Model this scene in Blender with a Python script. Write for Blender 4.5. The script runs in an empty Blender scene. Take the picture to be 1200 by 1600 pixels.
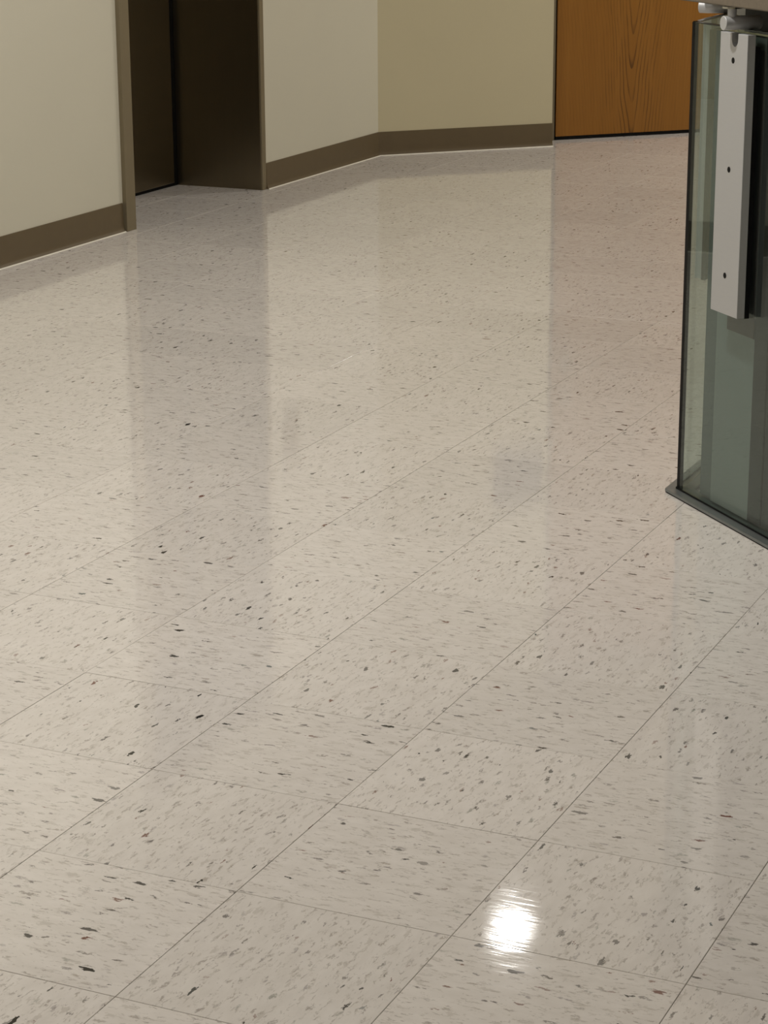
import bpy, bmesh, math, random
from mathutils import Vector, Matrix

scene = bpy.context.scene
col = scene.collection
random.seed(11)

# ------------------------------------------------------------------ camera
# building frame: x across the corridor, y along it, z up (metres); origin on a floor tile corner
CAM = Vector((0.9841, -2.3371, 1.3145))
YAW = 0.430721          # the corridor is seen turned by this angle
PITCH = 0.291353
ROLL = -0.005396
F_PX = 3500.13          # focal length in pixels of a 1200 x 1600 frame
cam_data = bpy.data.cameras.new('camera')
cam = bpy.data.objects.new('camera', cam_data)
col.objects.link(cam)
cam_data.sensor_fit = 'HORIZONTAL'
cam_data.sensor_width = 36.0
cam_data.lens = 36.0 * F_PX / 1200.0
cam_data.clip_start = 0.05
cam_data.clip_end = 100
_f = Vector((0, math.cos(PITCH), -math.sin(PITCH)))
_r = Vector((1, 0, 0))
_u = _r.cross(_f)
_r2 = _r * math.cos(ROLL) + _u * math.sin(ROLL)
_u2 = _u * math.cos(ROLL) - _r * math.sin(ROLL)
_rot = Matrix((( _r2.x, _u2.x, -_f.x), (_r2.y, _u2.y, -_f.y), (_r2.z, _u2.z, -_f.z))).to_4x4()
_rot = Matrix.Rotation(-(-YAW), 4, 'Z') @ _rot
cam.matrix_world = Matrix.Translation(CAM) @ _rot
scene.camera = cam

# ------------------------------------------------------------------ world, light levels, exposure
world = bpy.data.worlds.new('world')
scene.world = world
world.use_nodes = True
world.node_tree.nodes['Background'].inputs['Color'].default_value = (0.02, 0.02, 0.02, 1)
world.node_tree.nodes['Background'].inputs['Strength'].default_value = 1.0
LAMP_TINT = (1.0, 0.972, 0.925)
CEIL = 2.74
# recessed downlights: x, y, watts, label; after the first two, unseen fill lamps added
LAMPS = [
    (-1.86, 5.02, 3.5, 'recessed ceiling downlight nearest the elevator, mirrored as the white spot in the floor'),
    (-1.34, 6.86, 3.0, 'recessed ceiling downlight in front of the oak door'),
    (-1.95, 3.55, 24, 'unseen fill downlight added beside the left wall just before the elevator'),
    (-0.66, 7.95, 54, 'unseen fill downlight added to wash the diagonal wall and the oak door'),
    (-1.90, -0.10, 14, 'unseen fill downlight added beside the left wall, far before the elevator'),
    (-0.90, 1.10, 40, 'unseen fill downlight added over the near floor tiles'),
    (1.30, 3.60, 11, 'unseen fill downlight added above the reception counter'),
    (-1.60, -1.60, 14, 'unseen fill downlight added at the near left of the lobby'),
]
vs = scene.view_settings
vs.view_transform = 'Standard'
vs.look = 'None'
vs.gamma = 1.0
vs.use_curve_mapping = False
vs.exposure = -0.19
scene.cycles.max_bounces = 10
scene.cycles.transparent_max_bounces = 16
scene.cycles.sample_clamp_indirect = 6.0
scene.cycles.use_denoising = True

# ------------------------------------------------------------------ node helpers
def srgb(r, g, b):
    def c(v):
        v /= 255.0
        return v / 12.92 if v <= 0.04045 else ((v + 0.055) / 1.055) ** 2.4
    return (c(r), c(g), c(b), 1.0)

class NT:
    def __init__(self, name):
        self.m = bpy.data.materials.new(name)
        self.m.use_nodes = True
        self.t = self.m.node_tree
        self.b = self.t.nodes['Principled BSDF']
        self.out = self.t.nodes['Material Output']
    def n(self, kind, **kw):
        nd = self.t.nodes.new(kind)
        for k, v in kw.items():
            setattr(nd, k, v)
        return nd
    def l(self, a, b):
        self.t.links.new(a, b)
    def put(self, sock, v):
        if isinstance(v, bpy.types.NodeSocket):
            self.l(v, sock)
        elif v is not None:
            sock.default_value = v
    def math(self, op, a, b=None, c=None, clamp=False):
        nd = self.n('ShaderNodeMath', operation=op, use_clamp=clamp)
        for i, v in enumerate((a, b, c)):
            self.put(nd.inputs[i], v)
        return nd.outputs[0]
    def vmath(self, op, a, b=None, s=None):
        nd = self.n('ShaderNodeVectorMath', operation=op)
        self.put(nd.inputs[0], a)
        self.put(nd.inputs[1], b)
        if s is not None:
            self.put(nd.inputs['Scale'], s)
        return nd.outputs[0]
    def mapping(self, v, loc=(0, 0, 0), scale=(1, 1, 1)):
        nd = self.n('ShaderNodeMapping')
        self.l(v, nd.inputs['Vector'])
        nd.inputs['Location'].default_value = loc
        nd.inputs['Scale'].default_value = scale
        return nd.outputs[0]
    def noise(self, v, scale, detail=2.0, rough=0.5, dims='3D'):
        nd = self.n('ShaderNodeTexNoise', noise_dimensions=dims)
        self.l(v, nd.inputs['Vector'])
        nd.inputs['Scale'].default_value = scale
        nd.inputs['Detail'].default_value = detail
        nd.inputs['Roughness'].default_value = rough
        return nd
    def ramp(self, fac, stops, interp='LINEAR'):
        nd = self.n('ShaderNodeValToRGB')
        nd.color_ramp.interpolation = interp
        e = nd.color_ramp.elements
        while len(e) < len(stops):
            e.new(0.5)
        for i, (p, c) in enumerate(stops):
            e[i].position = p
            e[i].color = c
        self.l(fac, nd.inputs[0])
        return nd.outputs['Color']
    def smooth(self, v, a, b):
        nd = self.n('ShaderNodeMapRange', interpolation_type='SMOOTHSTEP')
        self.put(nd.inputs['Value'], v)
        self.put(nd.inputs['From Min'], a)
        self.put(nd.inputs['From Max'], b)
        return nd.outputs['Result']
    def mix(self, fac, a, b):
        nd = self.n('ShaderNodeMix', data_type='RGBA')
        self.put(nd.inputs[0], fac)
        self.put(nd.inputs[6], a)
        self.put(nd.inputs[7], b)
        return nd.outputs[2]
    def bump(self, height, strength, dist, normal=None):
        nd = self.n('ShaderNodeBump')
        nd.inputs['Strength'].default_value = strength
        nd.inputs['Distance'].default_value = dist
        self.l(height, nd.inputs['Height'])
        if normal is not None:
            self.l(normal, nd.inputs['Normal'])
        return nd.outputs[0]
    def pos(self):
        return self.n('ShaderNodeNewGeometry').outputs['Position']

def simple(name, rgb, rough=0.5, metallic=0.0, spec=0.5, grain=0.0, grain_scale=(400, 400, 4)):
    t = NT(name)
    t.b.inputs['Roughness'].default_value = rough
    t.b.inputs['Metallic'].default_value = metallic
    t.b.inputs['Specular IOR Level'].default_value = spec
    base = srgb(*rgb)
    nz = t.noise(t.mapping(t.pos(), scale=grain_scale), 1.0, 3.0)
    dark = tuple(c * (1 - grain) for c in base[:3]) + (1,)
    light = tuple(min(1, c * (1 + grain)) for c in base[:3]) + (1,)
    t.l(t.mix(nz.outputs['Fac'], dark, light), t.b.inputs['Base Color'])
    return t

# ------------------------------------------------------------------ materials
def mat_paint(name, rgb):
    t = NT(name)
    p = t.pos()
    n1 = t.noise(p, 2.2, 3.0)
    base = srgb(*rgb)
    a = tuple(c * 0.975 for c in base[:3]) + (1,)
    b = tuple(min(1, c * 1.025) for c in base[:3]) + (1,)
    t.l(t.mix(n1.outputs['Fac'], a, b), t.b.inputs['Base Color'])
    t.b.inputs['Roughness'].default_value = 0.55
    t.b.inputs['Specular IOR Level'].default_value = 0.35
    n2 = t.noise(p, 260, 3.0)
    t.l(t.bump(n2.outputs['Fac'], 0.25, 0.0012), t.b.inputs['Normal'])
    return t.m

def mat_vct():
    t = NT('vinyl_composition_tile')
    uv = t.n('ShaderNodeUVMap').outputs['UV']
    oi = t.n('ShaderNodeObjectInfo').outputs['Random']
    # irregular outlines: push the chip coordinates about with noise stretched along the grain
    nd = t.noise(t.mapping(uv, scale=(55, 130, 1)), 1.0, 3.0, 0.65, '2D')
    off = t.vmath('SCALE', t.vmath('SUBTRACT', nd.outputs['Color'], (0.5, 0.5, 0.5)), s=1.0)
    off = t.vmath('MULTIPLY', off, (0.030, 0.0130, 0.0))
    duv = t.vmath('ADD', uv, off)
    base = srgb(221, 210, 196)
    mott = t.noise(t.mapping(uv, scale=(18, 45, 1)), 1.0, 4.0, 0.6, '2D')
    c = t.mix(mott.outputs['Fac'], srgb(206, 199, 192), srgb(225, 219, 213))
    tint = t.math('MULTIPLY_ADD', oi, 0.07, 0.965)
    hsv = t.n('ShaderNodeHueSaturation')
    t.l(c, hsv.inputs['Color'])
    t.l(tint, hsv.inputs['Value'])
    c = hsv.outputs['Color']
    def layer(c, lx, ly, size, active, colours, alpha, seed, soft=0.08, mask=None):
        v = t.n('ShaderNodeTexVoronoi', voronoi_dimensions='2D', feature='F1')
        v.inputs['Scale'].default_value = 1.0
        v.inputs['Randomness'].default_value = 1.0
        t.l(t.mapping(duv, loc=(seed, seed * 1.7, 0), scale=(1 / lx, 1 / ly, 1)), v.inputs['Vector'])
        sep = t.n('ShaderNodeSeparateColor')
        t.l(v.outputs['Color'], sep.inputs['Color'])
        r, g, b = sep.outputs
        sz = t.math('MULTIPLY_ADD', r, size * 0.75, size * 0.25)
        inner = t.math('SUBTRACT', sz, soft * size)
        m = t.n('ShaderNodeMapRange', interpolation_type='SMOOTHSTEP')
        t.l(v.outputs['Distance'], m.inputs['Value'])
        t.l(inner, m.inputs['From Min'])
        t.l(sz, m.inputs['From Max'])
        m.inputs['To Min'].default_value = 1.0
        m.inputs['To Max'].default_value = 0.0
        act = t.math('LESS_THAN', g, active)
        fac = t.math('MULTIPLY', m.outputs['Result'], act)
        strength = t.math('MULTIPLY_ADD', g, alpha * 0.5 / active, alpha * 0.5)
        fac = t.math('MULTIPLY', fac, strength)
        if mask is not None:
            fac = t.math('MULTIPLY', fac, mask)
        colr = t.ramp(b, colours, 'CONSTANT')
        return t.mix(fac, c, colr)
    G1, G2, G3 = srgb(150, 140, 128), srgb(128, 118, 110), srgb(168, 158, 148)
    def wisps(c, sx, sy, lo, hi, colr, alpha, seed):
        nz = t.noise(t.mapping(duv, loc=(seed, seed, 0), scale=(sx, sy, 1)), 1.0, 4.0, 0.62, '2D')
        return t.mix(t.math('MULTIPLY', t.smooth(nz.outputs['Fac'], lo, hi), alpha), c, colr)
    rag = t.noise(t.mapping(uv, scale=(150, 260, 1)), 1.0, 3.0, 0.6, '2D')
    rag = t.smooth(rag.outputs['Fac'], 0.34, 0.50)
    c = wisps(c, 26, 85, 0.60, 0.68, G1, 0.30, 3.0)
    c = wisps(c, 55, 170, 0.63, 0.69, G2, 0.42, 11.0)
    c = layer(c, 0.020, 0.0050, 0.42, 0.36, [(0, G2), (0.5, G1)], 0.56, 9.7, 0.6)
    c = layer(c, 0.036, 0.0130, 0.33, 0.33, [(0, G2), (0.35, srgb(140, 132, 132)), (0.6, G1), (0.85, srgb(120, 122, 112))], 0.66, 17.3, 0.5, rag)
    c = layer(c, 0.042, 0.0140, 0.25, 0.26, [(0, srgb(92, 86, 80)), (0.4, srgb(108, 102, 100)), (0.8, srgb(124, 92, 80))], 0.9, 27.9, 0.35, rag)
    c = layer(c, 0.058, 0.0230, 0.18, 0.19, [(0, srgb(30, 29, 28)), (0.60, srgb(52, 54, 52)), (0.84, srgb(106, 58, 44)), (0.93, srgb(62, 78, 80))], 1.0, 41.2, 0.2)
    t.l(c, t.b.inputs['Base Color'])
    # waxed finish: glossy with slow swells, mop streaks and tiny pits
    p = t.pos()
    rn = t.noise(p, 5.0, 3.0)
    t.l(t.math('MULTIPLY_ADD', rn.outputs['Fac'], 0.05, 0.030), t.b.inputs['Roughness'])
    t.b.inputs['IOR'].default_value = 1.66
    sw = t.noise(p, 9.0, 2.0)
    st = t.noise(t.mapping(p, scale=(7, 42, 1)), 1.0, 3.0, 0.6, '2D')
    b1 = t.bump(sw.outputs['Fac'], 1.0, 0.00035)
    b2 = t.bump(st.outputs['Fac'], 1.0, 0.00011, b1)
    t.l(b2, t.b.inputs['Normal'])
    return t.m

def mat_oak():
    t = NT('oak_veneer')
    obj = t.n('ShaderNodeTexCoord').outputs['Object']      # door local: x along the leaf, z up
    sx = t.n('ShaderNodeSeparateXYZ')
    wob = t.noise(t.mapping(obj, scale=(5, 5, 1.6)), 1.0, 3.0)
    t.l(t.vmath('ADD', obj, t.vmath('MULTIPLY', t.vmath('SUBTRACT', wob.outputs['Color'], (.5, .5, .5)), (0.055, 0, 0))), sx.inputs[0])
    x, y, z = sx.outputs
    dx = t.math('SUBTRACT', x, 0.385)
    rad = t.math('SQRT', t.math('ADD', t.math('MULTIPLY', dx, dx), 0.00025))
    # cathedral: nested V shapes whose tips point down, turning to straight grain at the sides
    ph = t.math('SUBTRACT', t.math('MULTIPLY', rad, 62.0), t.math('MULTIPLY', z, 6.5))
    s = t.math('FRACT', ph)
    line = t.smooth(s, 0.62, 0.97)
    line = t.math('MULTIPLY', line, t.smooth(s, 1.0, 0.975))
    fade = t.smooth(t.math('ABSOLUTE', dx), 0.22, 0.03)
    line = t.math('MULTIPLY', line, t.math('MULTIPLY_ADD', fade, 0.72, 0.18))
    brk = t.noise(t.mapping(obj, scale=(25, 25, 5)), 1.0, 3.0)
    line = t.math('MULTIPLY', line, t.smooth(brk.outputs['Fac'], 0.3, 0.62))
    fine = t.noise(t.mapping(obj, scale=(260, 260, 4)), 1.0, 4.0, 0.65)
    mid = t.noise(t.mapping(obj, scale=(28, 28, 0.8)), 1.0, 3.0)
    c = t.mix(mid.outputs['Fac'], srgb(136, 89, 27), srgb(149, 101, 38))
    c = t.mix(t.math('MULTIPLY', t.smooth(fine.outputs['Fac'], 0.45, 0.75), 0.34), c, srgb(108, 66, 20))
    c = t.mix(t.math('MULTIPLY', line, 0.95), c, srgb(70, 40, 10))
    t.l(c, t.b.inputs['Base Color'])
    t.b.inputs['Roughness'].default_value = 0.42
    t.b.inputs['Specular IOR Level'].default_value = 0.4
    return t.m

def mat_glass():
    t = NT('bottle_green_glass')
    t.t.nodes.remove(t.b)
    geo = t.n('ShaderNodeNewGeometry')
    dt = t.n('ShaderNodeVectorMath', operation='DOT_PRODUCT')
    t.l(geo.outputs['Incoming'], dt.inputs[0])
    t.l(geo.outputs['Normal'], dt.inputs[1])
    om = t.math('SUBTRACT', 1.0, t.math('ABSOLUTE', dt.outputs['Value']), clamp=True)
    fres = t.math('MULTIPLY_ADD', t.math('POWER', om, 5.0), 0.96, 0.04)   # the same from both sides of a face
    tr = t.n('ShaderNodeBsdfTransparent')
    tr.inputs['Color'].default_value = (0.855, 0.898, 0.886, 1)
    gl = t.n('ShaderNodeBsdfGlossy')
    gl.inputs['Roughness'].default_value = 0.0
    gl.inputs['Color'].default_value = (0.95, 1.0, 0.97, 1)
    # faint smears of dust on the pane
    nz = t.noise(t.mapping(t.pos(), scale=(3, 3, 1.2)), 1.0, 3.0)
    df = t.n('ShaderNodeBsdfDiffuse')
    df.inputs['Color'].default_value = (0.45, 0.5, 0.47, 1)
    m0 = t.n('ShaderNodeMixShader')
    t.l(t.math('MULTIPLY', nz.outputs['Fac'], 0.014), m0.inputs[0])
    t.l(tr.outputs[0], m0.inputs[1])
    t.l(df.outputs[0], m0.inputs[2])
    m1 = t.n('ShaderNodeMixShader')
    t.l(fres, m1.inputs[0])
    t.l(m0.outputs[0], m1.inputs[1])
    t.l(gl.outputs[0], m1.inputs[2])
    t.l(m1.outputs[0], t.out.inputs['Surface'])
    return t.m

def mat_emit(name, rgb, strength):
    t = NT(name)
    t.b.inputs['Base Color'].default_value = (0.8, 0.8, 0.8, 1)
    t.b.inputs['Emission Color'].default_value = (*rgb, 1)
    t.b.inputs['Emission Strength'].default_value = strength
    return t.m

def mat_stone():
    t = NT('brown_grey_laminate')
    p = t.pos()
    n1 = t.noise(p, 140, 4.0, 0.7)
    t.l(t.mix(n1.outputs['Fac'], srgb(92, 82, 70), srgb(124, 113, 98)), t.b.inputs['Base Color'])
    t.b.inputs['Roughness'].default_value = 0.4
    return t.m

M = {}
M['paint_left'] = mat_paint('warm_white_wall_paint', (209, 204, 186))
M['paint_far'] = mat_paint('cream_wall_paint', (201, 191, 160))
M['ceiling'] = mat_paint('white_ceiling_paint', (225, 222, 212))
M['vct'] = mat_vct()
M['subfloor'] = simple('dark_joint_mastic', (88, 80, 70), 0.8, grain=0.2, grain_scale=(90, 90, 90)).m
M['cove'] = simple('taupe_vinyl_cove_base', (98, 84, 62), 0.42, spec=0.4, grain=0.06, grain_scale=(30, 30, 30)).m
M['highlight'] = simple('pale_base_highlight', (232, 226, 212), 0.3, grain=0.04, grain_scale=(40, 40, 40)).m
M['steel'] = simple('brushed_bronze_steel', (134, 124, 104), 0.32, metallic=1.0, grain=0.05, grain_scale=(300, 300, 3)).m
M['steel_face'] = simple('satin_bronze_steel_trim', (138, 127, 104), 0.5, metallic=0.6, grain=0.05, grain_scale=(300, 300, 3)).m
M['black'] = simple('black_rubber_and_shadow_gap', (8, 8, 8), 0.6, spec=0.2, grain=0.1).m
M['void'] = simple('dark_shaft', (10, 10, 9), 0.9, spec=0.0, grain=0.1).m
M['oak'] = mat_oak()
M['frame_paint'] = simple('grey_brown_door_frame_paint', (118, 106, 84), 0.45, grain=0.04, grain_scale=(20, 20, 20)).m
M['chrome'] = simple('satin_chrome', (205, 203, 198), 0.14, metallic=1.0, grain=0.03).m
M['aluminium'] = simple('satin_anodised_aluminium', (190, 190, 190), 0.5, metallic=0.35, grain=0.03, grain_scale=(60, 60, 500)).m
M['channel'] = simple('worn_aluminium_channel', (128, 132, 132), 0.36, metallic=0.75, grain=0.16, grain_scale=(25, 25, 60)).m
M['glass'] = mat_glass()
M['glass_edge'] = simple('green_glass_edge', (30, 42, 38), 0.2, grain=0.1).m
M['liner_mid'] = simple('mid_grey_liner', (92, 100, 97), 0.6, grain=0.05, grain_scale=(12, 12, 12)).m
M['liner_dark'] = simple('dark_grey_liner', (22, 25, 25), 0.6, grain=0.05, grain_scale=(12, 12, 12)).m
M['liner_light'] = simple('grey_liner_stile', (128, 135, 131), 0.6, grain=0.04, grain_scale=(12, 12, 12)).m
M['stone'] = mat_stone()
M['white_enamel'] = simple('white_enamel', (230, 228, 222), 0.4, grain=0.02).m
M['plaque'] = simple('brown_grey_plaque', (84, 76, 72), 0.5, grain=0.04).m
M['lens'] = mat_emit('downlight_lens', LAMP_TINT, 6.0)

# ------------------------------------------------------------------ mesh helpers
def bm_box(bm, lo, hi, bevel=0.0, xf=None):
    r = bmesh.ops.create_cube(bm, size=1.0)
    lo, hi = Vector(lo), Vector(hi)
    for v in r['verts']:
        v.co = Vector(((lo[i] + hi[i]) / 2 + v.co[i] * (hi[i] - lo[i]) for i in range(3)))
    if bevel:
        es = list({e for v in r['verts'] for e in v.link_edges})
        b = bmesh.ops.bevel(bm, geom=es, offset=bevel, segments=2, affect='EDGES', profile=0.5)
        vs_ = {v for f in b['faces'] for v in f.verts} | {v for v in r['verts'] if v.is_valid}
    else:
        vs_ = set(r['verts'])
    if xf is not None:
        for v in vs_:
            v.co = xf(v.co)

def bm_prism(bm, poly, z0, z1, xf=None):
    """poly: list of 2D points, counter-clockwise; extruded from z0 to z1."""
    a = [bm.verts.new((p[0], p[1], z0)) for p in poly]
    b = [bm.verts.new((p[0], p[1], z1)) for p in poly]
    bm.faces.new(list(reversed(a)))
    bm.faces.new(b)
    n = len(poly)
    for i in range(n):
        bm.faces.new((a[i], a[(i + 1) % n], b[(i + 1) % n], b[i]))
    if xf is not None:
        for v in a + b:
            v.co = xf(v.co)

def bm_rod(bm, p0, p1, r, seg=24, r1=None, chamfer=0.0):
    p0, p1 = Vector(p0), Vector(p1)
    d = (p1 - p0).normalized()
    s = d.orthogonal().normalized()
    t = d.cross(s)
    L = (p1 - p0).length
    r1 = r if r1 is None else r1
    prof = [(0, r - chamfer), (chamfer, r), (L - chamfer, r1), (L, r1 - chamfer)] if chamfer else [(0, r), (L, r1)]
    rings = []
    for h, rr in prof:
        rings.append([bm.verts.new(p0 + d * h + (s * math.cos(2 * math.pi * k / seg) + t * math.sin(2 * math.pi * k / seg)) * rr) for k in range(seg)])
    for a, b in zip(rings, rings[1:]):
        for k in range(seg):
            bm.faces.new((a[k], a[(k + 1) % seg], b[(k + 1) % seg], b[k]))
    bm.faces.new(list(reversed(rings[0])))
    bm.faces.new(rings[-1])

def props(o, label=None, cat=None, kind=None, group=None):
    if label: o['label'] = label
    if cat: o['category'] = cat
    if kind: o['kind'] = kind
    if group: o['group'] = group
    return o

ORG = {}
def make(name, bm, mat, parent=None, origin=None, smooth=False):
    """Link the bmesh (built in world coordinates) as one mesh object whose origin is at `origin`."""
    bmesh.ops.recalc_face_normals(bm, faces=bm.faces)
    if origin is None:
        xs = [v.co for v in bm.verts]
        origin = Vector(((min(c.x for c in xs) + max(c.x for c in xs)) / 2,
                         (min(c.y for c in xs) + max(c.y for c in xs)) / 2, min(c.z for c in xs)))
    origin = Vector(origin)
    for v in bm.verts:
        v.co -= origin
    me = bpy.data.meshes.new(name)
    bm.to_mesh(me)
    bm.free()
    me.materials.append(mat)
    o = bpy.data.objects.new(name, me)
    col.objects.link(o)
    ORG[o] = origin
    if parent is not None:
        o.parent = parent
        o.location = origin - ORG[parent]
    else:
        o.location = origin
    if smooth:
        for p in me.polygons:
            p.use_smooth = True
        me.set_sharp_from_angle(angle=math.radians(35))
    return o

def empty(name, loc):
    o = bpy.data.objects.new(name, None)
    o.empty_display_size = 0.1
    col.objects.link(o)
    o.location = loc
    ORG[o] = Vector(loc)
    return o

def box(name, lo, hi, mat, parent=None, bevel=0.0, xf=None):
    bm = bmesh.new()
    bm_box(bm, lo, hi, bevel, xf)
    return make(name, bm, mat, parent)

# ------------------------------------------------------------------ frames of the walls
S = math.sqrt(0.5)
WX = -3.115                       # left wall plane
def diag(a, d, z=0.0):            # along the diagonal wall, depth behind its face, height
    return Vector((a * S - (9.66 * S + d) * S, a * S + (9.66 * S + d) * S, z))
def diag_xf(co):
    return diag(co.x, co.y, co.z)
A_CORNER = (WX + 6.545) * S       # along-coordinate of the inner corner
A_END = 3.2527                    # where the wall stops at the door recess
A_OPEN = 4.3650                   # far side of the recess
A_LAST = 6.2

# ------------------------------------------------------------------ floor
T = 0.3048
XMIN, XMAX, YMIN, YMAX = -13 * T, 14 * T, -14 * T, 36 * T
def inside_floor(i, j):
    x, y = (i + .5) * T, (j + .5) * T
    if y - x > 9.66 + 0.62: return False
    if x < WX - 0.16 and not (4.3 < y < 5.6): return False
    return x > -3.75
bm = bmesh.new()
bm_box(bm, (XMIN, YMIN, -0.12), (XMAX, YMAX, -0.0032))
floor = make('floor', bm, M['subfloor'])
props(floor, 'off-white speckled vinyl tile floor with a glossy waxed finish', 'floor', 'structure')

RINV = _rot.inverted()
def project(x, y, z=0.0):
    c = RINV @ (Vector((x, y, z)) - CAM)
    if c.z > -0.1: return None
    return 600 + F_PX * c.x / -c.z, 800 - F_PX * c.y / -c.z

def tile_into(bm, uvl, i, j):
    rnd = random.Random(i * 7919 + j * 104729 + 5)
    g, bv = 0.0004, 0.0005
    x0, x1, y0, y1 = i * T + g, (i + 1) * T - g, j * T + g, (j + 1) * T - g
    cx, cy = (x0 + x1) / 2, (y0 + y1) / 2
    tx, ty = rnd.gauss(0, 0.00035), rnd.gauss(0, 0.00035)
    dz = rnd.uniform(-0.00012, 0.00012)
    def top(x, y): return (x, y, dz + (x - cx) * tx + (y - cy) * ty)
    o = [(x0, y0), (x1, y0), (x1, y1), (x0, y1)]
    n = [(x0 + bv, y0 + bv), (x1 - bv, y0 + bv), (x1 - bv, y1 - bv), (x0 + bv, y1 - bv)]
    vt = [bm.verts.new(top(*p)) for p in n]
    ve = [bm.verts.new((p[0], p[1], top(*p)[2] - 0.0004)) for p in o]
    vb = [bm.verts.new((p[0], p[1], -0.003)) for p in o]
    fs = [bm.faces.new(vt)]
    for k in range(4):
        q = (k + 1) % 4
        fs.append(bm.faces.new((ve[k], ve[q], vt[q], vt[k])))
        fs.append(bm.faces.new((vb[k], vb[q], ve[q], ve[k])))
    fs.append(bm.faces.new(list(reversed(vb))))
    ox, oy = rnd.uniform(-20, 20), rnd.uniform(-20, 20)
    flip = rnd.choice((-1, 1))
    for f in fs:
        for lp in f.loops:
            lx, ly = lp.vert.co.x - cx, lp.vert.co.y - cy
            # even tiles run their grain along y, odd tiles along x
            lp[uvl].uv = (flip * lx + ox, ly + oy) if (i + j) % 2 else (flip * ly + ox, lx + oy)

cells = []
for i in range(-13, 14):
    for j in range(-14, 36):
        if not inside_floor(i, j): continue
        vis = False
        for fx in (0, .25, .5, .75, 1):
            for fy in (0, .25, .5, .75, 1):
                p = project((i + fx) * T, (j + fy) * T)
                if p and 0 <= p[0] <= 1200 and 0 <= p[1] <= 1600: vis = True
        dd = (Vector(((i + .5) * T, (j + .5) * T, 0)) - CAM).length
        cells.append((not vis, dd, i, j))
cells.sort()
n_vis = sum(1 for c in cells if not c[0])
print('tiles in view', n_vis)
for k, (hid, dd, i, j) in enumerate(cells):
    if hid or k >= 300: break
    bm = bmesh.new()
    uvl = bm.loops.layers.uv.new('UVMap')
    tile_into(bm, uvl, i, j)
    make('tile', bm, M['vct'], floor, origin=((i + .5) * T, (j + .5) * T, -0.003))
bm = bmesh.new()
uvl = bm.loops.layers.uv.new('UVMap')
for (hid, dd, i, j) in cells[min(n_vis, 300):]:
    tile_into(bm, uvl, i, j)
o = make('outer_tiles', bm, M['vct'], floor, origin=(0, 0, -0.003))
o['kind'] = 'stuff'

# ------------------------------------------------------------------ ceiling and walls
ceil = box('ceiling', (XMIN, YMIN, CEIL + 0.10), (XMAX, YMAX, CEIL + 0.22), M['ceiling'])
props(ceil, 'plain white ceiling over the lobby', 'ceiling', 'structure')
bm = bmesh.new()
bm_box(bm, (XMIN, YMIN, CEIL), (XMAX, YMAX, CEIL + 0.02))
panel = make('ceiling_board', bm, M['ceiling'], ceil)

FY0, FY1 = 4.465, 5.455           # clear opening of the elevator entrance
HEAD = 2.13
bm = bmesh.new()
bm_box(bm, (WX - 0.62, YMIN, 0), (WX, FY0 - 0.02, CEIL))
bm_box(bm, (WX - 0.62, FY1 + 0.012, 0), (WX, 6.545, CEIL))
bm_box(bm, (WX - 0.62, FY0 - 0.02, HEAD), (WX, FY1 + 0.012, CEIL))
bm_box(bm, (WX - 0.66, FY0 - 0.4, 0), (WX - 0.62, FY1 + 0.4, HEAD))
w = make('wall_left', bm, M['paint_left'])
props(w, 'warm white painted wall on the left holding the elevator entrance', 'wall', 'structure')

bm = bmesh.new()
bm_box(bm, (A_CORNER - 0.35, 0, 0), (A_END, 0.30, CEIL), 0, diag_xf)
w = make('wall_far', bm, M['paint_far'])
props(w, 'cream painted diagonal wall between the elevator corner and the oak door', 'wall', 'structure')
bm = bmesh.new()
bm_box(bm, (A_OPEN, 0, 0), (A_LAST, 0.30, CEIL), 0, diag_xf)
bm_box(bm, (A_END, 0, 2.62), (A_OPEN, 0.30, CEIL), 0, diag_xf)
bm_box(bm, (A_END - 0.3, 0.30, 0), (A_OPEN + 0.3, 0.36, CEIL), 0, diag_xf)
w = make('wall_back', bm, M['paint_far'])
props(w, 'cream painted wall above and beyond the oak door', 'wall', 'structure')
e = diag(A_LAST, 0)
w = box('wall_north', (e.x - 0.3, e.y, 0), (XMAX, e.y + 0.12, CEIL), M['paint_far'])
props(w, 'cream wall closing the lobby behind the reception counter', 'wall', 'structure')
w = box('wall_right', (XMAX - 0.15, YMIN, 0), (XMAX, e.y, CEIL), M['paint_left'])
props(w, 'warm white wall closing the lobby on the right', 'wall', 'structure')
w = box('wall_near', (WX, YMIN, 0), (XMAX - 0.15, YMIN + 0.15, CEIL), M['paint_left'])
props(w, 'warm white wall closing the lobby behind the viewer', 'wall', 'structure')

# cove base: profile (out from wall, height)
COVE = [(0, 0), (0.013, 0), (0.0125, 0.002), (0.008, 0.008), (0.0055, 0.016), (0.0042, 0.028), (0.0038, 0.098), (0.0028, 0.1015), (0, 0.1016)]
HIGHLIGHT = [(0.0125, 0), (0.0168, 0), (0.0155, 0.0010), (0.0125, 0.003)]  # pale strip: highlight line at the baseboard foot put into shape and colour
def run_profile(name, prof, p0, p1, out, mat, parent=None, miter0=0.0, miter1=0.0):
    """Sweep a profile from p0 to p1; `out` points away from the wall; miters shift the ends with the offset."""
    p0, p1, out = Vector(p0), Vector(p1), Vector(out)
    d = (p1 - p0).normalized()
    bm = bmesh.new()
    a = [bm.verts.new(p0 + out * q[0] + d * (q[0] * miter0) + Vector((0, 0, q[1]))) for q in prof]
    b = [bm.verts.new(p1 + out * q[0] - d * (q[0] * miter1) + Vector((0, 0, q[1]))) for q in prof]
    n = len(prof)
    for k in range(n):
        bm.faces.new((a[k], a[(k + 1) % n], b[(k + 1) % n], b[k]))
    bm.faces.new(a)
    bm.faces.new(list(reversed(b)))
    return make(name, bm, mat, parent, smooth=True)
MIT = math.tan(math.radians(22.5))
corner = Vector((WX, 6.545, 0.0003))
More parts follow.
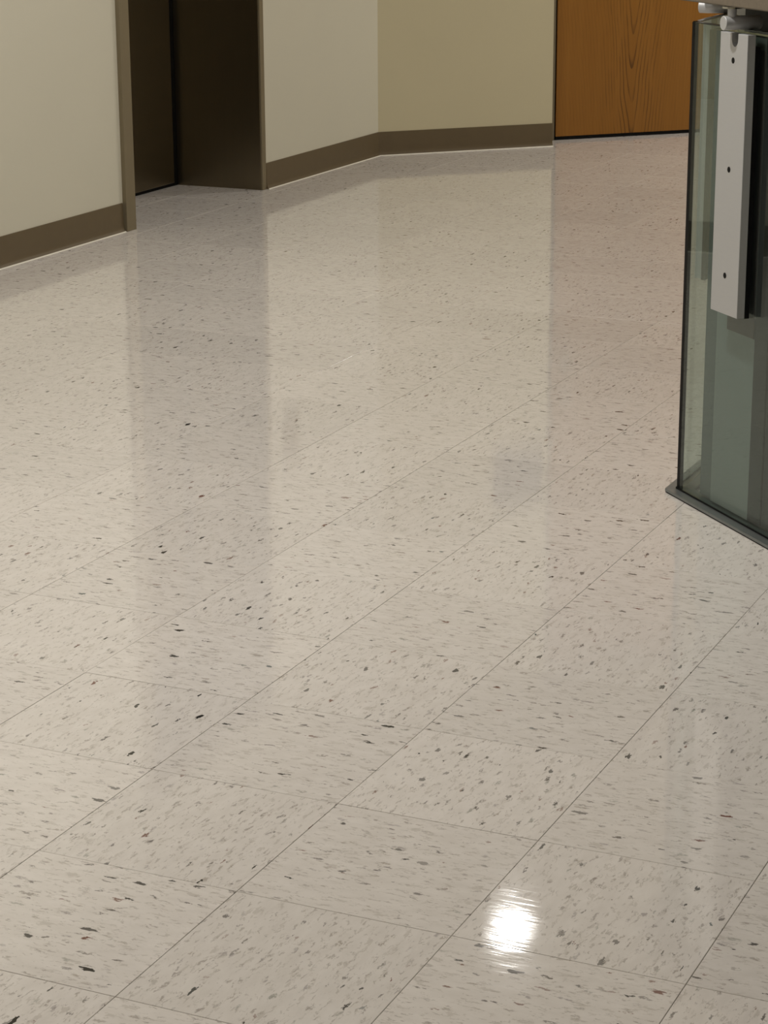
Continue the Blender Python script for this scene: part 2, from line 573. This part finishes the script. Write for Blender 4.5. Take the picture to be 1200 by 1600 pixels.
for nm, p0, p1, out, m0, m1, lab in [
    ('baseboard_left', (WX, YMIN + .2, 0.0003), (WX, FY0 - 0.068, 0.0003), (1, 0, 0), 0, 0, 'taupe vinyl cove baseboard along the wall left of the elevator'),
    ('baseboard_center', (WX, FY1 + 0.032, 0.0003), corner, (1, 0, 0), 0, MIT, 'short taupe cove baseboard between elevator frame and wall corner'),
    ('baseboard_far', corner, diag(A_END, 0, 0.0003), (S, -S, 0), MIT, 0, 'taupe cove baseboard on the diagonal wall beside the oak door'),
    ('baseboard_right', diag(A_OPEN, 0, 0.0003), diag(A_LAST, 0, 0.0003), (S, -S, 0), 0, 0, 'taupe cove baseboard on the wall beyond the oak door'),
]:
    o = run_profile(nm, COVE, p0, p1, out, M['cove'], None, m0, m1)
    props(o, lab, 'baseboard', 'structure')
    run_profile('base_highlight', HIGHLIGHT, p0, p1, out, M['highlight'], o, m0, m1)

# ------------------------------------------------------------------ elevator entrance
fr = empty('trim_1', (WX, (FY0 + FY1) / 2, 0))
props(fr, 'dark bronze steel frame lining the elevator entrance', 'door frame', 'structure')
FX = WX + 0.016                   # front of the frame face
DX = -3.490                       # front of the elevator door
def ybox(name, lo, hi, mat, bev=0.0015):
    return box(name, lo, hi, mat, fr, bev)
ybox('frame_face', (WX - 0.004, FY0 - 0.062, 0.0004), (FX, FY0 - 0.0, HEAD + 0.05), M['steel_face'])
ybox('frame_face', (WX - 0.004, FY1 + 0.0, 0.0004), (FX - 0.012, FY1 + 0.030, HEAD + 0.05), M['steel_face'])
ybox('frame_head', (WX - 0.004, FY0 - 0.062, HEAD - 0.0), (FX - 0.002, FY1 + 0.030, HEAD + 0.06), M['steel_face'])
ybox('frame_jamb', (DX - 0.06, FY0 - 0.018, 0.0004), (WX - 0.004, FY0, HEAD), M['steel'], 0.001)
ybox('frame_jamb', (DX - 0.004, FY1, 0.0004), (WX - 0.004, FY1 + 0.011, HEAD), M['steel'], 0.001)
ybox('frame_soffit', (DX - 0.06, FY0, HEAD - 0.012), (WX - 0.004, FY1, HEAD - 0.0005), M['steel'], 0.001)
box('shaft_wall', (WX - 0.60, FY0 - 0.019, 0.0004), (DX - 0.09, FY1 + 0.0115, HEAD), M['void'], fr)

dr = box('door_1', (DX - 0.035, FY0 + 0.002, 0.013), (DX, FY1 - 0.034, HEAD - 0.014), M['steel'], None, 0.002)
props(dr, 'dark bronze steel elevator door with a black gap along its right edge', 'elevator door', 'structure')
box('door_seal', (DX - 0.05, FY1 - 0.0335, 0.0006), (DX - 0.005, FY1 + 0.0110, HEAD - 0.014), M['black'], dr)
box('door_guide', (DX - 0.03, FY0 + 0.004, 0.0006), (DX - 0.006, FY1 - 0.0335, 0.0125), M['black'], dr)

# call button plate on the wall right of the elevator
cb = box('call_button_panel', (WX + 0.0005, 5.60, 0.95), (WX + 0.012, 5.72, 1.19), M['steel_face'], None, 0.003)
props(cb, 'upright steel call button plate on the wall right of the elevator', 'button panel')
for z in (1.04, 1.11):
    bm = bmesh.new()
    bm_rod(bm, (WX + 0.0115, 5.66, z), (WX + 0.017, 5.66, z), 0.016, 20, chamfer=0.002)
    make('call_button', bm, M['chrome'], cb, smooth=True)

# ------------------------------------------------------------------ oak door in its recess
A0, A1 = 3.351, 4.265
DH = 2.62                        # tall leaf, close to the ceiling
DD = 0.175
door = empty('door_2', diag((A0 + A1) / 2, DD + 0.022, 0))
props(door, 'oak veneer door with cathedral grain and black gaps around it', 'door', 'structure')
bm = bmesh.new()
bm_box(bm, (0, 0, 0.016), (A1 - A0, 0.044, DH - 0.06), 0.0015)
me = bpy.data.meshes.new('door_leaf')
bm.to_mesh(me); bm.free()
me.materials.append(M['oak'])
leaf = bpy.data.objects.new('door_leaf', me)
col.objects.link(leaf)
leaf.parent = door
leaf.location = diag(A0, DD, 0) - ORG[door]
leaf.rotation_euler = (0, 0, math.radians(45))
ORG[leaf] = diag(A0, DD, 0)
def dbox(name, lo, hi, mat, parent, bev=0.0):
    bm = bmesh.new()
    bm_box(bm, lo, hi, bev, diag_xf)
    return make(name, bm, mat, parent)
dbox('door_sweep', (A0 + 0.001, DD + 0.004, 0.0006), (A1 - 0.001, DD + 0.040, 0.0156), M['black'], door)
dbox('door_gap_seal', (A0 - 0.0085, DD + 0.006, 0.0006), (A0 - 0.0006, DD + 0.044, DH - 0.06), M['black'], door)
dbox('door_gap_seal', (A1 + 0.0006, DD + 0.006, 0.0006), (A1 + 0.0085, DD + 0.044, DH - 0.06), M['black'], door)
tr = empty('trim_2', diag((A_END + A_OPEN) / 2, DD, 0))
props(tr, 'grey brown painted steel frame around the oak door', 'door frame', 'structure')
dbox('frame_jamb', (A_END + 0.0006, DD - 0.004, 0.0006), (A0 - 0.009, 0.295, DH - 0.002), M['frame_paint'], tr, 0.001)
dbox('frame_jamb', (A1 + 0.009, DD - 0.004, 0.0006), (A_OPEN - 0.0006, 0.295, DH - 0.002), M['frame_paint'], tr, 0.001)
dbox('frame_head', (A0 - 0.009, DD - 0.004, DH - 0.058), (A1 + 0.009, 0.295, DH - 0.002), M['frame_paint'], tr, 0.001)
# lever handle and deadbolt
ha = A0 + 0.070
bm = bmesh.new()
bm_rod(bm, diag(ha, DD - 0.0005, 1.045), diag(ha, DD - 0.012, 1.045), 0.033, 28, chamfer=0.003)
hd = make('door_handle', bm, M['chrome'], door, smooth=True)
bm = bmesh.new()
bm_rod(bm, diag(ha, DD - 0.0125, 1.045), diag(ha, DD - 0.058, 1.045), 0.011, 16)
bm_rod(bm, diag(ha - 0.012, DD - 0.052, 1.045), diag(ha + 0.115, DD - 0.052, 1.045), 0.010, 16, r1=0.008, chamfer=0.003)
make('lever', bm, M['chrome'], hd, smooth=True)
bm = bmesh.new()
bm_rod(bm, diag(ha, DD - 0.0005, 1.21), diag(ha, DD - 0.016, 1.21), 0.028, 28, chamfer=0.004)
make('deadbolt', bm, M['chrome'], door, smooth=True)

# blank plaque beside the door (only its mirror image in the floor is in the picture)
bm = bmesh.new()
bm_box(bm, (A_END - 0.265, -0.012, 1.385), (A_END - 0.025, -0.0005, 1.655), 0.003, diag_xf)
pq = make('wall_plaque', bm, M['plaque'])
props(pq, 'dark square plaque on the diagonal wall beside the oak door', 'sign')

# ------------------------------------------------------------------ glass fronted reception counter
G0 = Vector((-0.343, 2.023, 0))                 # outer corner of the two panes
FA = (Vector((S, -S, 0)), Vector((-S, -S, 0)))   # pane running towards the viewer: along, outwards
FB = (Vector((0, 1, 0)), Vector((-1, 0, 0)))     # pane running away along the corridor
def fxf(F):
    return lambda co: G0 + F[0] * co.x + F[1] * co.y + Vector((0, 0, co.z))
LEN_A, LEN_B = 1.75, 1.55
GT = 0.012
TOP_G = 0.9665
K = math.tan(math.radians(22.5))                 # how the along-coordinate shifts with inward depth at the corner
counter = empty('reception_counter', G0 + Vector((0.35, 0.25, 0)))
props(counter, 'reception counter with dark glass front, aluminium clamp plates and stone coloured top', 'counter')

def strip(name, F, s1, o_in, o_out, z0, z1, mat, gap=0.0, parent=counter):
    """A bar along pane F, mitred at the corner; offsets are outward positive."""
    bm = bmesh.new()
    pts = [(-o_out * K + gap, o_out), (s1, o_out), (s1, o_in), (-o_in * K + gap, o_in)]
    bm_prism(bm, pts, z0, z1, fxf(F))
    return make(name, bm, mat, parent)

for F, L in ((FA, LEN_A), (FB, LEN_B)):
    ch = strip('base_channel', F, L, -0.034, 0.0226, 0.0030, 0.0085, M['channel'], 0.0004)
    strip('channel_shadow_gap', F, L, -0.030, 0.0218, 0.0004, 0.0029, M['black'], 0.0004, ch)  # black strip painted in for the shadow gap under the channel
    cut = 0.0124 if F is FA else 0.0052                # the black joint covers more of the front pane
    pane = strip('glass_panel', F, L, -GT, 0.0, 0.0088, TOP_G, M['glass'], cut)
    strip('glass_top_edge', F, L, -GT, 0.0, TOP_G + 0.0002, TOP_G + 0.0022, M['glass_edge'], cut, pane)
    strip('glass_seal', F, L, 0.0003, 0.0022, 0.0088, 0.0118, M['black'], 0.0004, pane)
bm = bmesh.new()
SD = 0.0065
q = [G0 + FA[0] * 0.0120, G0, G0 + FB[0] * 0.0048,
     G0 + FB[0] * (SD * K + 0.0040) - FB[1] * SD, G0 - FB[1] * SD + FB[0] * SD * K, G0 + FA[0] * (SD * K + 0.0115) - FA[1] * SD]
bm_prism(bm, [(v.x, v.y) for v in q], 0.0088, TOP_G + 0.001)
make('corner_seal', bm, M['black'], counter)

# linings behind the panes
def fbox(name, F, lo, hi, mat, parent, bev=0.0):
    bm = bmesh.new()
    bm_box(bm, lo, hi, bev, fxf(F))
    return make(name, bm, mat, parent)
fbox('liner_panel', FA, (0.0640, -0.036, 0.013), (0.3200, -0.020, 0.955), M['liner_mid'], counter)
fbox('liner_panel', FA, (0.3205, -0.036, 0.013), (LEN_A, -0.020, 0.955), M['liner_dark'], counter)
fbox('liner_stile', FA, (0.2705, -0.0195, 0.013), (0.3200, -0.0150, 0.955), M['liner_dark'], counter)
fbox('liner_stile', FA, (0.1175, -0.0195, 0.013), (0.2700, -0.0150, 0.955), M['liner_light'], counter, 0.0005)

def clamp(F, inner):
    s0, s1, zb, zt = 0.1655, 0.2705, 0.4247, 0.9625
    m = (s0 + s1) / 2
    # outer plate with a rounded notch in its top edge
    prof = [(s0, zb), (s1, zb), (s1, zt), (m + 0.0155, zt)]
    for k in range(0, 9):
        a = math.pi * k / 8
        prof.append((m + 0.0045 + 0.0125 * math.cos(a), zt - 0.012 - 0.0135 * math.sin(a)))
    prof += [(m - 0.0085, zt), (s0, zt)]
    xf = fxf(F)
    bm = bmesh.new()
    a = [bm.verts.new((p[0], 0.0270, p[1])) for p in prof]
    b = [bm.verts.new((p[0], 0.0102, p[1])) for p in prof]
    bm.faces.new(a); bm.faces.new(list(reversed(b)))
    for k in range(len(prof)):
        q = (k + 1) % len(prof)
        bm.faces.new((a[k], a[q], b[q], b[k]))
    es = [e for e in bm.edges if all(v in a for v in e.verts)]
    bmesh.ops.bevel(bm, geom=es, offset=0.0008, segments=1, affect='EDGES')
    for v in bm.verts: v.co = xf(v.co)
    pl = make('clamp_plate', bm, M['aluminium'], counter)
    for z in (0.912, 0.706, 0.5005):
        bm = bmesh.new()
        P = lambda o: xf(Vector((m, o, z)))
        bm_rod(bm, P(0.0268), P(0.0274), 0.0058, 14)
        make('screw', bm, M['black'], pl)
    fbox('gasket', F, (s0 + (0.001 if inner else -0.010), 0.0004, zb - 0.001), (s1 + 0.0008, 0.0100, zt - 0.022), M['black'], counter)
    # post through the notch that carries the top
    bm = bmesh.new()
    bm_rod(bm, xf(Vector((m, 0.0515, 0.9820))), xf(Vector((m, -0.0270, 0.9820))), 0.0132, 28, chamfer=0.0008)
    so = make('standoff', bm, M['aluminium'], counter, smooth=True)
    bm = bmesh.new()
    bm_rod(bm, xf(Vector((m, 0.0330, 0.9930))), xf(Vector((m, 0.0330, 1.0085))), 0.0086, 20)
    make('pin', bm, M['aluminium'], so, smooth=True)
    bm = bmesh.new()
    bm_rod(bm, xf(Vector((m, 0.0330, 1.0088))), xf(Vector((m, 0.0330, 1.0122))), 0.0190, 24)
    make('flange', bm, M['chrome'], so, smooth=True)
    if inner:
        fbox('backing_plate', F, (s0 - 0.002, -0.0146, 0.381), (s1 - 0.001, -0.0124, zt - 0.03), M['plaque'], counter, 0.0004)
clamp(FA, True)
clamp(FB, False)

# counter top: slab that follows both panes with an overhang
ov = 0.046
def P2(F, s, o):
    v = G0 + F[0] * s + F[1] * o
    return (v.x, v.y)
poly = [P2(FA, LEN_A + .05, ov), P2(FA, LEN_A + .05, -0.62), P2(FA, 0.62 * 0.42, -0.62), P2(FB, LEN_B + .05, -0.62), P2(FB, LEN_B + .05, ov), P2(FB, -ov * K, ov)]
bm = bmesh.new()
bm_prism(bm, poly, 1.0128, 1.0528)
es = [e for e in bm.edges]
bmesh.ops.bevel(bm, geom=es, offset=0.002, segments=2, affect='EDGES')
make('countertop', bm, M['stone'], counter)
fbox('top_rail', FA, (0.128, -0.062, 0.957), (LEN_A, -0.046, 1.0122), M['liner_dark'], counter)
fbox('rail_bracket', FA, (0.078, -0.062, 0.986), (0.1275, -0.046, 1.0122), M['aluminium'], counter, 0.001)
# carcass behind the linings so that the top is carried and the inside is closed
fbox('cabinet_body', FA, (0.42, -0.56, 0.0006), (LEN_A, -0.0630, 1.0122), M['liner_dark'], counter)

# ------------------------------------------------------------------ downlights
def downlight(x, y, watts, label):
    z = CEIL
    root = empty('ceiling_light', (x, y, z - 0.003))
    props(root, label, 'ceiling light', group='recessed downlights')
    bm = bmesh.new()
    seg = 40
    prof = [(0.118, 0.0), (0.116, -0.005), (0.100, -0.007), (0.098, -0.003), (0.098, 0.0)]
    rings = [[bm.verts.new((x + r * math.cos(2 * math.pi * k / seg), y + r * math.sin(2 * math.pi * k / seg), z - 0.0004 + h)) for k in range(seg)] for r, h in prof]
    for i in range(len(rings)):
        a, b = rings[i], rings[(i + 1) % len(rings)]
        for k in range(seg):
            bm.faces.new((a[k], a[(k + 1) % seg], b[(k + 1) % seg], b[k]))
    make('trim_ring', bm, M['white_enamel'], root, smooth=True)
    bm = bmesh.new()
    bm_rod(bm, (x, y, z - 0.0024), (x, y, z - 0.0006), 0.097, 40)
    make('lens', bm, M['lens'], root)
    ld = bpy.data.lights.new('lamp', 'AREA')
    ld.shape = 'DISK'
    ld.size = 0.125
    ld.energy = watts
    ld.color = LAMP_TINT
    lo = bpy.data.objects.new('lamp', ld)
    col.objects.link(lo)
    lo.parent = root
    lo.location = (0, 0, -0.001)
for L in LAMPS:
    downlight(*L)
